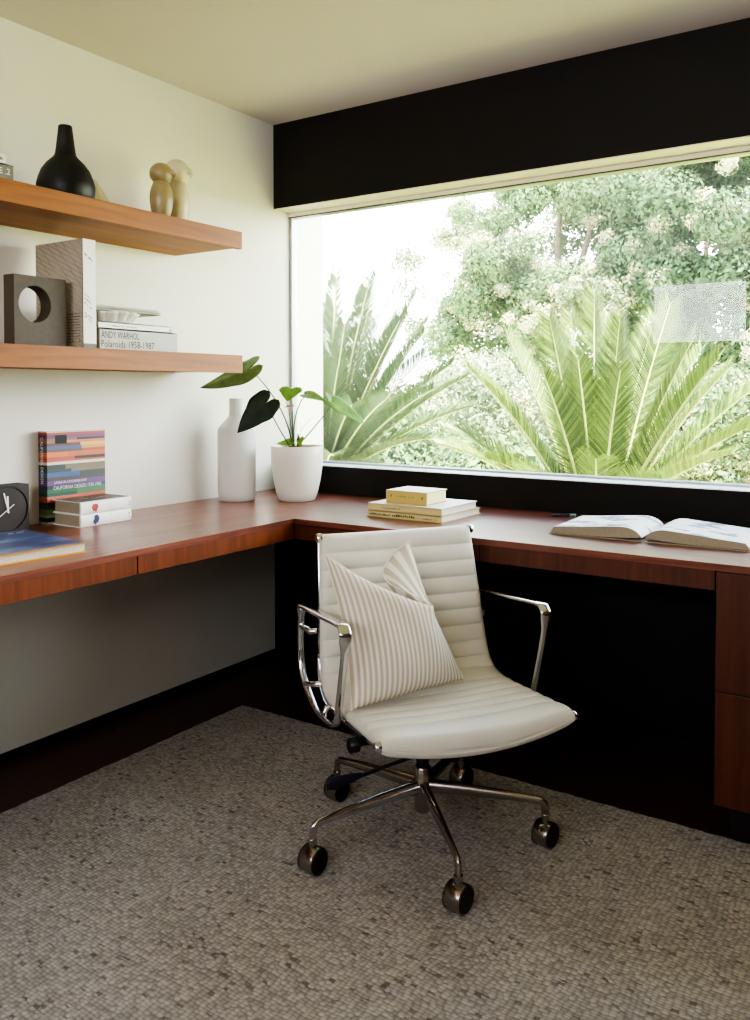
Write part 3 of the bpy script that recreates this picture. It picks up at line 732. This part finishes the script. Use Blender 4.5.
# local: x = chair width (picture right), y = towards the back (d = -y), z up
def loc(s, d, z): return V((s, -d, z-CZ))
prof = catmull([(.322,.409,0),(.27,.412,0),(.16,.405,0),(.03,.397,0),(-.045,.402,0),(-.088,.435,0),(-.110,.50,0),(-.130,.60,0),(-.152,.70,0),(-.174,.790,0)], 24)
arc = [0]
for i in range(1,len(prof)): arc.append(arc[-1]+(prof[i]-prof[i-1]).length)
def at(a):
    a = max(0,min(arc[-1]-1e-6,a))
    for i in range(1,len(arc)):
        if arc[i] >= a:
            f = (a-arc[i-1])/(arc[i]-arc[i-1]); p = prof[i-1].lerp(prof[i],f); tg = (prof[min(i+1,len(prof)-1)]-prof[max(i-2,0)]).normalized(); return p, tg
    return prof[-1], (prof[-1]-prof[-2]).normalized()
A_BEND = next(arc[i] for i in range(len(prof)) if prof[i].x < -.062)
A_END = arc[-1]
def halfw(a): 
    f = max(0,(a-A_BEND)/(A_END-A_BEND)); return .249-.024*f
def sling(a0, a1, seams, name, front=False, topend=False):
    NA, NS = int((a1-a0)/.0022), 30; rows_t = []; rows_b = []; 
    for i in range(NA+1):
        a = a0+(a1-a0)*i/NA; p,tg = at(a); n = V((-tg.y,tg.x,0))
        if n.y < 0 and a < A_BEND*.7: n = -n
        # normal points to the sitter: up on the seat, forward on the back
        nrm = V((tg.y,-tg.x,0)); 
        if nrm.dot(V((.7,.7,0))) < 0: nrm = -nrm
        # puff between neighbouring seams
        lo = max([s for s in seams if s <= a+1e-9], default=a0); hi = min([s for s in seams if s > a], default=a1)
        u = (a-lo)/max(hi-lo,1e-6); puff = .0120*(max(0,math.sin(PI*u))**.4) if hi-lo > 1e-6 else 0
        e0 = (a-a0)/.016; e1 = (a1-a)/.016
        er = 1.0
        if front and e0 < 1: er = math.sqrt(max(0,1-(1-e0)**2))
        if topend and e1 < 1: er = min(er, math.sqrt(max(0,1-(1-e1)**2)))
        w = halfw(a); rt_, rb_ = [], []
        for j in range(NS+1):
            s = -1+2*j/NS; s = math.copysign(1-(1-abs(s))**1.3, s) if abs(s) > 0 else 0
            ed = (1-abs(s)**22)**.5 if abs(s) < 1 else 0
            t2 = (.0125+.007*math.exp(-(a/.05)**2) if front else .0125)*er*max(ed,.0)
            sag = (1-s*s); q = V((p.x,p.y,0))
            if a < A_BEND: 
                q.y -= .012*sag*min(1,(A_BEND-a)/.1)
                q.x += .012*sag*max(0,1-a/.12)
                q.y -= .010*sag*max(0,1-a/.06)
            else: q -= nrm*.010*sag*min(1,(a-A_BEND)/.1)
            tp = q+nrm*(t2+puff*er*ed*(.35+.65*(1-s**6))); bt = q-nrm*(t2+(.012*sag*max(0,1-a/.07) if front else 0))
            rt_.append(loc(s*w,tp.x,tp.y)); rb_.append(loc(s*w,bt.x,bt.y))
        rows_t.append(rt_); rows_b.append(rb_)
    mb = MB(); ring = [a+b[::-1] for a,b in zip(rows_t,rows_b)]
    mb.grid(ring, closed=True); mb.add(ring[0],[tuple(range(len(ring[0])))]); mb.add(ring[-1],[tuple(range(len(ring[-1])))])
    return mb.build(name, M['leather'], ch, weld=.00015)
seat_seams = [.001,.082]+[.082+.047*k for k in range(1,6)]
sling(0, A_BEND, [s for s in seat_seams if s < A_BEND], 'seat', front=True)
nb = 9; sp = (A_END-A_BEND-.004)/nb
sling(A_BEND-.004, A_END, [A_BEND-.004+sp*k for k in range(nb)]+[A_END+.001], 'backrest', topend=True)
# cast side rails that carry the sling, cross rods with round end caps
for s in (-1,1):
    pts = []; mb = MB(); secs = []
    for k in range(60):
        a = .02+(A_END-.03)*k/59; p,tg = at(a); nrm = V((tg.y,-tg.x,0))
        if nrm.dot(V((.7,.7,0))) < 0: nrm = -nrm
        w = halfw(a)-.010; d1 = -.004; d2 = .014+.016*math.exp(-((a-A_BEND)/.09)**2)
        q1 = p+nrm*d1; q2 = p-nrm*d2
        secs.append([loc(s*(w+.002),q1.x,q1.y),loc(s*(w+.011),q1.x,q1.y),loc(s*(w+.011),q2.x,q2.y),loc(s*(w+.002),q2.x,q2.y)])
    mb.grid(secs, smooth=False, closed=True); mb.add(secs[0],[(0,1,2,3)]); mb.add(secs[-1],[(0,1,2,3)])
    mb.build('side_rail', M['chrome'], ch, bevel=.0015)
for a in (.012,A_END-.010):
    p,tg = at(a); w = halfw(a)
    for s in (-1,1):
        MB().tube([loc(s*(w-.006),p.x,p.y),loc(s*(w+.005),p.x,p.y),loc(s*(w+.0075),p.x,p.y)], [.0125,.0125,.010], 20).build('rod_cap', M['chrome'], ch)
# closed loop arms of flat polished bar
for s in (-1,1):
    key = catmull([(-.192,.575),(-.186,.597),(-.165,.603),(0,.618),(.125,.630),(.152,.622),(.158,.600),(.140,.52),(.108,.415),(.092,.385),(.055,.371),(-.03,.365),(-.095,.375),(-.160,.405),(-.190,.450),(-.197,.51),(-.192,.575)] and
                  [V((a,b,0)) for a,b in ((-.192,.575),(-.186,.597),(-.165,.603),(0,.618),(.125,.630),(.152,.622),(.158,.600),(.140,.52),(.108,.415),(.092,.385),(.055,.371),(-.03,.365),(-.095,.375),(-.160,.405),(-.190,.450),(-.197,.51),(-.192,.575))], 7)[:-1]
    cen = V((-.02,.5,0)); n = len(key); secs = []
    for i,p in enumerate(key):
        tg = (key[(i+1)%n]-key[i-1]).normalized(); nr = V((tg.y,-tg.x,0))
        if nr.dot(p-cen) < 0: nr = -nr
        up = max(0,min(1,(p.y-.57)/.03)); hw = .0095+.006*up; ht = .0055
        cs = []
        for k in range(12):
            q = 2*PI*k/12; c_,s_ = math.cos(q),math.sin(q)
            cs.append(loc(s*.268+hw*math.copysign(abs(c_)**.6,c_), p.x+nr.x*ht*math.copysign(abs(s_)**.8,s_), p.y+nr.y*ht*math.copysign(abs(s_)**.8,s_)))
        secs.append(cs)
    secs.append(secs[0]); arm = MB().grid(secs, closed=True)
    arm.build('armrest', M['chrome'], ch, weld=.0001)
    for d,z,d2,z2 in ((-.192,.545,-.128,.545),(-.150,.402,-.085,.42),(.0,.367,.0,.39)):
        st = MB().tube([loc(s*.268,d,z),loc(s*.262,d2,z2),loc(s*.247,d2,z2)], .0075, 10); st.build('arm_bracket', M['chrome'], ch)
# mechanism, knob, lever, column
MB().box((-.085,-.10,.325),(.085,.07,.352)).box((-.20,-.012,.338),(.20,.012,.358)).box((-.235,-.17,.352),(-.19,.03,.366)).box((.19,-.17,.352),(.235,.03,.366)).build('tilt_mechanism', M['black_plastic'], ch, bevel=.004)
k = loc(-.235,.185,.368); mb = MB().tube([k+V((-.035,0,0)),k+V((-.033,0,0)),k+V((-.012,0,0))],[.014,.017,.017],20).tube([k+V((-.012,0,0)),k+V((.03,0,0))],.006,12); mb.build('tension_knob', M['black_plastic'], ch)
lv = MB().tube(catmull([loc(-.0,.0,.30),loc(-.016,.0,.238),loc(-.105,-.005,.214),loc(-.175,-.01,.198)],6), .005, 8)
lv.build('lever', M['black_plastic'], ch)
pd = MB(); a_ = loc(-.165,-.01,.201); b_ = loc(-.258,-.014,.187)
pd.tube([a_,a_.lerp(b_,.3),a_.lerp(b_,.8),b_], [.007,.013,.017,.012], 12, flat=.45).build('lever_paddle', M['lever'], ch)
MB().tube([(0,0,.195),(0,0,.33)], .0165, 24).build('gas_spring', M['black_plastic'], ch)
MB().tube([(0,0,.074),(0,0,.080),(0,0,.188),(0,0,.192)], [.016,.0205,.0215,.019], 32).build('column', M['chrome_dark'], ch)
for i in range(5):
    a = math.radians(-172+72*i); dr = V((math.cos(a),math.sin(a),0)); pr = V((-dr.y,dr.x,0))
    lg = MB()
    pts = catmull([dr*.012+Z*.140,dr*.10+Z*.136,dr*.20+Z*.128,dr*.285+Z*.119,dr*.306+Z*.113,dr*.313+Z*.098,dr*.314+Z*.060], 5)
    n = len(pts); rad = [.0195-.0095*min(1,(p.dot(dr))/.28) for p in pts]
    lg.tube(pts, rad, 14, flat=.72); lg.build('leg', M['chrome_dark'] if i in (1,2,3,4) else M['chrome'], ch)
    cc = dr*.314+Z*.0325
    ca = a + [2.2,1.2,-.7,2.4,2.0][i]     # each caster swivelled its own way
    wa = V((math.cos(ca),math.sin(ca),0))
    # the open side of every caster shows a black wheel; the hood is bright
    wd = [rgt.copy() for _ in range(1)][0]; wl = Matrix.Rotation(-TH,3,'Z') @ V((rgt-fwd*[.8,.85,1.0,.9,.9][i]))
    wl.z = 0; wl.normalize()
    wh = MB().tube([cc+wl*.010,cc+wl*.0215,cc+wl*.0235], [.0295,.0295,.027], 32)
    cst = wh.build('caster', M['black_plastic'], ch)
    hd = MB().tube([cc-wl*.0235,cc-wl*.0215,cc+wl*.0195,cc+wl*.021,cc+wl*.0212,cc+wl*.012], [.029,.0325,.0325,.0318,.0298,.0298], 36)
    hd.tube([cc+Z*.030,cc+Z*.050],.0105,14)
    hd.build('caster_hood', M['chrome_dark'], cst)

# ------------------------------------------------------------------ pillow leaning in the chair
NU, NV = 72, 60
def bez(pts, u):
    pts = [V(p) for p in pts]
    while len(pts) > 1: pts = [a.lerp(b,u) for a,b in zip(pts,pts[1:])]
    return pts[0]
TK = [(0,V((-.246,-.060,.758))),(.25,V((-.165,-.002,.702))),(.5,V((-.095,.045,.667))),(.66,V((-.040,.070,.643))),(.73,V((-.008,.062,.632))),(.79,V((-.012,.020,.640))),(.86,V((-.092,-.034,.688))),(.93,V((-.066,-.066,.735))),(1,V((.002,-.092,.772)))]
topc = catmull([p for _,p in TK], 12)
def topat(u):
    for i in range(len(TK)-1):
        if u <= TK[i+1][0]+1e-9:
            x = (i+(u-TK[i][0])/(TK[i+1][0]-TK[i][0]))*12; j = min(int(x),len(topc)-2); return topc[j].lerp(topc[j+1],x-j)
    return topc[-1]
TL, TR = V((-.246,-.060,.758)), V((.002,-.092,.770)); BL, BR = V((-.246,.140,.430)), V((.082,.072,.440))
def pill(u, v, side):
    U = (u+1)/2; Vv = (v+1)/2
    bottom = BL.lerp(BR,U) + V((0,.018*math.sin(PI*U),-.0+.012*math.sin(PI*U)))
    smooth = TL.lerp(TR,U); tp = topat(U)
    p = bottom.lerp(smooth, Vv)
    # plain part: left and right seams bow in a little
    p += V((.020*(1-u*u)*0,0,0)) + V((-.016*math.sin(PI*Vv)*u*abs(u)**3,0,0))
    wgt = Vv**2.0
    p += (tp-smooth)*wgt
    bul = .078*((1-abs(u)**2.2)*(1-abs(v)**2.4))**.62
    if side > 0: p += V((.15,.86,.42))*bul*(1-.35*wgt)
    else: p += V((-.1,-.75,-.45))*bul*.55*(1-.3*wgt)
    w = .0025*math.sin(9*u+4*v)*(1-v*v)*(1-u*u)
    p += V((0,w*side,0)); return loc(p.x,p.y,max(p.z,.430))
mb = MB(); uvs = []
pw = bpy.data.objects.new('tmp', None)
front_rows = [[pill(-1+2*i/NU, -1+2*j/NV, 1) for i in range(NU+1)] for j in range(NV+1)]
back_rows = [[pill(-1+2*i/NU, -1+2*j/NV, -1) for i in range(NU+1)] for j in range(NV+1)]
bpy.data.objects.remove(pw)
cu = thing('throw_pillow', 'cream and beige striped square pillow leaning in the swivel chair', 'pillow', (CX,CY,CZ), TH)
me = bpy.data.meshes.new('pillow_cover'); vs = []; fs = []; uvl = []
for rows,flip in ((front_rows,False),(back_rows,True)):
    o0 = len(vs); vs += [tuple(p) for r in rows for p in r]
    for j in range(NV):
        for i in range(NU):
            a = o0+j*(NU+1)+i; q = [a,a+1,a+NU+2,a+NU+1]; uvq = [(i/NU,j/NV),((i+1)/NU,j/NV),((i+1)/NU,(j+1)/NV),(i/NU,(j+1)/NV)]
            if flip: q = q[::-1]; uvq = uvq[::-1]
            fs.append(q); uvl += uvq
me.from_pydata(vs, [], fs); lay = me.uv_layers.new(name='UVMap')
for d,c in zip(lay.data, uvl): d.uv = c
me.materials.append(M['stripe']); me.polygons.foreach_set('use_smooth', [True]*len(fs)); me.update()
bm = bmesh.new(); bm.from_mesh(me); bmesh.ops.remove_doubles(bm, verts=bm.verts, dist=.00005); bm.to_mesh(me); bm.free()
po = bpy.data.objects.new('pillow_cover', me); COL.objects.link(po); po.parent = cu
seam = [front_rows[j][0] for j in range(NV+1)]+front_rows[NV][1:]+[front_rows[j][NU] for j in range(NV-1,-1,-1)]
MB().tube(seam, .0022, 6).build('seam_piping', M['piping'], cu)

# ------------------------------------------------------------------ garden
struct('ground', MB().box((-30,GY+.05,-.16),(24,40,-.02)), M['soil'])
rf = random.Random(42)
def frond(p0, p1, lift, width, mats, parent, org, roll=0.0, n=74):
    p0,p1 = V(p0),V(p1); ln = (p1-p0).length; mid = p0.lerp(p1,.5)+V((0,0,lift))
    N = 22; cv = [p0*(1-u)**2+mid*2*u*(1-u)+p1*u*u-org for u in [k/N for k in range(N+1)]]
    mb = MB(); mb.tube(cv, [.011*(1-.82*k/N) for k in range(N+1)], 5, 1)
    out = (p1-p0); out.z = 0
    ref = V((0,0,1)) if out.length > .35*ln else (V((0,-1,0.2)))
    verts = []; faces = []
    for k in range(n):
        u = .10+.90*(k+.5)/n; x = u*N; i = min(int(x),N-1); p = cv[i].lerp(cv[i+1],x-i); tg = (cv[i+1]-cv[i]).normalized()
        sd = tg.cross(ref).normalized(); nn = sd.cross(tg).normalized()
        if roll: 
            R_ = Matrix.Rotation(roll,3,tg); sd = R_@sd; nn = R_@nn
        L = width*min(1,(u/.18))**.7*(1-max(0,u-.7)/.3*.5)*rf.uniform(.93,1.05)
        tip_a = .62+.35*u
        for sg in (-1,1):
            d = (sd*sg*math.cos(tip_a)+tg*math.sin(tip_a)+nn*(.30+rf.uniform(-.05,.05))).normalized()
            bl = tg*(.0070)+nn*.0; q = p+d*L*.5+nn*.006
            tip = p+d*L-nn*.03*L
            b = len(verts); verts += [p-bl*.8,p+bl*.8,q+bl,tip,q-bl]; faces += [(b,b+1,b+2,b+4),(b+4,b+2,b+3)]
    mb.add(verts, faces, 0)
    return mb.build('frond', mats, parent, fixn=False)
def palm(label, base, tips, mats, trunk_h, width=.20):
    base = V(base); t = thing('sago_palm', label, 'palm', (base.x,base.y,-.02), 0, 'sago palms outside the window'); org = V((base.x,base.y,-.02))
    mb = MB(); N = 14
    for k in range(N): 
        z0 = (base.z+.02)*k/N; z1 = (base.z+.02)*(k+1)/N; mb.tube([(0,0,z0),(0,0,z0+(z1-z0)*.7),(0,0,z1)],[.14,.165,.13],14)
    mb.build('trunk', M['bark'], t)
    for tp,lift,roll in tips:
        d = V(tp)-base; d.z = 0
        p0 = base+(d.normalized()*.06 if d.length > 1e-3 else V((0,0,0)))+V((0,0,.02))
        frond(p0, tp, lift, width*rf.uniform(.92,1.08), mats, t, org, roll)
    return t
C0 = V((.79,1.95,.30))
tips = []
# fan of fronds towards the window (first row) and rising behind
for az,el,ln in ((-165,38,1.15),(-150,30,1.05),(-132,26,1.0),(-112,34,.95),(-95,28,.95),(-75,34,.95),(-55,28,1.0),(-35,30,1.1),(-18,34,1.2),(-5,38,1.2),
                 (-158,56,1.30),(-135,55,1.18),(-105,62,1.12),(-80,60,1.15),(-58,56,1.2),(-28,52,1.3),(-8,56,1.3),(170,50,1.3),(155,60,1.35),(130,66,1.38),(100,70,1.42),(75,68,1.40),(50,62,1.36),(28,54,1.32),(12,46,1.28),(-120,74,1.32),(-50,74,1.36),(-90,84,1.40),(20,76,1.38),(150,78,1.36),(175,64,1.34),(0,66,1.36)):
    az = math.radians(az+rf.uniform(-5,5)); el = math.radians(el+rf.uniform(-3,3)); ln *= rf.uniform(.95,1.04)
    tips.append((C0+V((math.cos(az)*math.cos(el),math.sin(az)*math.cos(el),math.sin(el)))*ln, .08+.10*math.cos(el), rf.uniform(-.35,.35)))
palm('large sunlit sago palm fanned out behind the middle of the window', C0, tips, [M['frond'],M['rachis']], .3)
C1 = V((-1.06,1.75,.50)); tips = []
for az,el,ln in ((-60,38,1.15),(-35,30,1.2),(-10,36,1.2),(15,45,1.2),(-45,58,1.25),(-20,54,1.3),(5,60,1.3),(-75,66,1.3),(-35,72,1.4),(20,70,1.45),(80,74,1.5),(-100,50,1.0),(-130,60,1.2),(170,58,1.3),(130,66,1.4),(60,58,1.4),(100,60,1.4),(-5,22,1.0),(-50,18,.9),(-80,24,.85),(-25,14,.95),(-65,50,1.1),(-48,42,1.15),(-12,46,1.25),(0,52,1.3),(10,30,1.2),(-28,64,1.4),(-8,68,1.45),(-40,34,1.05),(40,66,1.45),(-62,30,1.0),(25,36,1.2),(-20,80,1.45)):
    az = math.radians(az+rf.uniform(-5,5)); el = math.radians(el+rf.uniform(-3,3))
    tips.append((C1+V((math.cos(az)*math.cos(el),math.sin(az)*math.cos(el),math.sin(el)))*ln*1.03, .08+.08*math.cos(el), rf.uniform(-.4,.4)))
palm('dusty green sago palm behind the left end of the window', C1, tips, [M['frond_b'],M['rachis']], .4)
C2 = V((2.35,2.25,.05)); tips = []
for k in range(22):
    az = math.radians(k*360/11+rf.uniform(-8,8)); el = math.radians(30+28*(k//11)+rf.uniform(-4,6)); ln = rf.uniform(.85,1.0)
    tips.append((C2+V((math.cos(az)*math.cos(el),math.sin(az)*math.cos(el),math.sin(el)))*ln, .12, rf.uniform(-.4,.4)))
palm('low sago palm at the right edge of the window view', C2, tips, [M['frond'],M['rachis']], .2, .15)

def leaf_cloud(blobs, leaf, dens, seed):
    rn = random.Random(seed); verts = []; faces = []
    for (c,r) in blobs:
        c = V(c); n = int(dens*r*r)
        for k in range(n):
            z = rn.uniform(-1,1); a = rn.uniform(0,2*PI); q = math.sqrt(1-z*z); rr = r*(rn.random()**.28)
            p = c+V((q*math.cos(a)*rr,q*math.sin(a)*rr,z*rr*.85))
            nm = V((q*math.cos(a)+rn.gauss(0,.4),q*math.sin(a)+rn.gauss(0,.4),z+rn.gauss(0,.4))).normalized()
            ax = nm.cross(V((rn.gauss(0,1),rn.gauss(0,1),rn.gauss(0,1)))).normalized(); bx = nm.cross(ax)
            s = leaf*rn.uniform(.6,1.3); b = len(verts)
            verts += [p-ax*s,p+bx*s*.5,p+ax*s,p-bx*s*.5]; faces.append((b,b+1,b+2,b+3))
    mb = MB(); mb.v = verts; mb.f = faces; mb.m = [0]*len(faces); mb.s = [False]*len(faces); return mb
def tree(label, x, y, crown, mat, seed, blossom=.0, leaf=.040, dens=5200, trunk_r=.14, cat='tree', name='garden_tree'):
    """crown = list of ellipsoids (dx,dy,z,rx,ry,rz); puffs of leaves are scattered over their shells"""
    rn = random.Random(seed); t = thing(name, label, cat, (x,y,-.02), 0, 'trees and bushes in the garden'); blobs = []; bl2 = []; limbs = MB(); ztop = max(c[2] for c in crown)
    limbs.tube(catmull([(0,0,0),(.08,.03,ztop*.25),(-.05,0,ztop*.5),(0,0,ztop*.9)],4), [trunk_r*(1-.75*k/12) for k in range(13)], 8)
    for (dx,dy,z,rx,ry,rz,n) in crown:
        limbs.tube([(0,0,z*.45),(dx*.5,dy*.5,z*.8),(dx,dy,z)], [trunk_r*.5,trunk_r*.3,.02], 6)
        for k in range(n):
            a = rn.uniform(0,2*PI); zz = rn.uniform(-.85,1); q = math.sqrt(max(0,1-zz*zz)); f = rn.uniform(.7,1.0)
            p = (dx+rx*q*math.cos(a)*f, dy+ry*q*math.sin(a)*f, z+rz*zz*f)
            if rn.random() < blossom and q*math.sin(a) < .35:
                for _ in range(5):
                    bl2.append(((p[0]+rn.gauss(0,.16),p[1]+rn.gauss(0,.12),p[2]+rn.gauss(0,.14)), rn.uniform(.09,.20)))
                blobs.append((p, rn.uniform(.2,.32)))
            else: blobs.append((p, rn.uniform(.22,.46)))
    limbs.build('trunk', M['bark'], t)
    leaf_cloud(blobs, leaf, dens, seed+1).build('foliage', mat, t, fixn=False)
    if bl2: leaf_cloud(bl2, leaf*.62, dens*1.7, seed+2).build('blossom', M['blossom'], t, fixn=False)
    return t
tree('broad green tree with cream blossom in the middle of the window', -2.3, 9.2, [(0,0,3.3,1.7,1.3,1.5,70),(.9,.3,4.6,1.4,1.2,1.0,40),(-1.0,0,2.4,1.0,1.0,1.0,26),(.7,-.5,2.0,1.3,1.0,.9,30)], M['foliage'], 101, .42)
tree('tall darker green tree at the right end of the window', .5, 8.6, [(0,0,3.6,1.7,1.3,1.5,70),(-1.2,.4,4.3,1.1,1.1,1.0,32),(1.0,0,2.4,1.3,1.1,1.1,30),(-.6,0,2.1,1.1,1.0,.9,26)], M['foliage_dark'], 202, .30)
tree('pale feathery tree fading into the bright sky at the left', -5.1, 11.5, [(0,0,3.0,1.3,1.2,1.7,42),(.9,0,4.2,1.0,1.0,1.1,26),(.6,-.4,1.4,1.2,1.0,.8,26)], M['foliage_pale'], 303, .25, dens=2200)
tree('distant green tree showing between the two nearer crowns', -1.6, 15.5, [(0,0,3.2,2.6,1.6,2.2,70),(1.6,0,5.6,2.4,1.5,1.6,50),(-1.2,0,1.6,2.2,1.2,1.2,30)], M['foliage_dark'], 606, .10, leaf=.08, dens=1300)
tree('distant green tree behind the right end of the window', 2.6, 14.5, [(0,0,3.2,2.6,1.6,2.4,70),(-1.2,0,5.6,2.4,1.5,1.6,40)], M['foliage_dark'], 707, .05, leaf=.08, dens=1300)
tree('low pale bush behind the middle palm', -1.6, 5.2, [(0,0,.8,1.3,.8,.6,34),(1.3,.2,.7,1.1,.7,.55,26)], M['foliage_pale'], 404, .35, leaf=.035, dens=3600, trunk_r=.06, cat='bush', name='garden_bush')
tree('low dark bush between the two palms on the left', -.55, 3.3, [(0,0,.35,.9,.6,.42,26),(-1.3,.2,.4,.8,.6,.5,20)], M['foliage'], 808, .05, leaf=.04, dens=3000, trunk_r=.04, cat='bush', name='garden_bush')
tree('low green bush behind the right end of the window', 1.5, 5.6, [(0,0,.9,1.3,.8,.7,36),(1.4,.2,.8,1.1,.7,.6,26)], M['foliage'], 505, .30, leaf=.035, dens=3600, trunk_r=.06, cat='bush', name='garden_bush')

# ------------------------------------------------------------------ light
w = bpy.data.worlds.new('sky'); scn.world = w; w.use_nodes = True; nt = w.node_tree
bg = nt.nodes['Background']; tcw = nt.nodes.new('ShaderNodeTexCoord'); sep = nt.nodes.new('ShaderNodeSeparateXYZ'); rp_ = nt.nodes.new('ShaderNodeValToRGB')
nt.links.new(tcw.outputs['Generated'], sep.inputs[0]); nt.links.new(sep.outputs[2], rp_.inputs[0]); nt.links.new(rp_.outputs[0], bg.inputs[0])
el = rp_.color_ramp.elements; el[0].position = .12; el[0].color = (.95,.98,1.0,1); el[1].position = .62; el[1].color = (.17,.22,.30,1)
bg.inputs[1].default_value = 7.5
sun = bpy.data.lights.new('sun','SUN'); sun.energy = 25; sun.angle = math.radians(.8); sun.color = (1,.95,.82)
so = bpy.data.objects.new('sun', sun); COL.objects.link(so); so.rotation_euler = V((-.34,.32,-.90)).to_track_quat('-Z','Y').to_euler(); so.location = (2,-2,6)
pa = bpy.data.lights.new('window_portal','AREA'); pa.shape = 'RECTANGLE'; pa.size = X1-.1; pa.size_y = 1.05; pa.cycles.is_portal = True
pao = bpy.data.objects.new('window_portal', pa); COL.objects.link(pao); pao.location = (X1/2,.16,1.41); pao.rotation_euler = (-PI/2,0,0)
pb_ = bpy.data.lights.new('clerestory_portal','AREA'); pb_.shape = 'RECTANGLE'; pb_.size = 3.35; pb_.size_y = .5; pb_.cycles.is_portal = True
pbo = bpy.data.objects.new('clerestory_portal', pb_); COL.objects.link(pbo); pbo.location = (1.92,Y0-.2,1.86); pbo.rotation_euler = (PI/2,0,0)

scn.view_settings.view_transform = 'AgX'; scn.view_settings.look = 'AgX - High Contrast'; scn.view_settings.exposure = 1.55
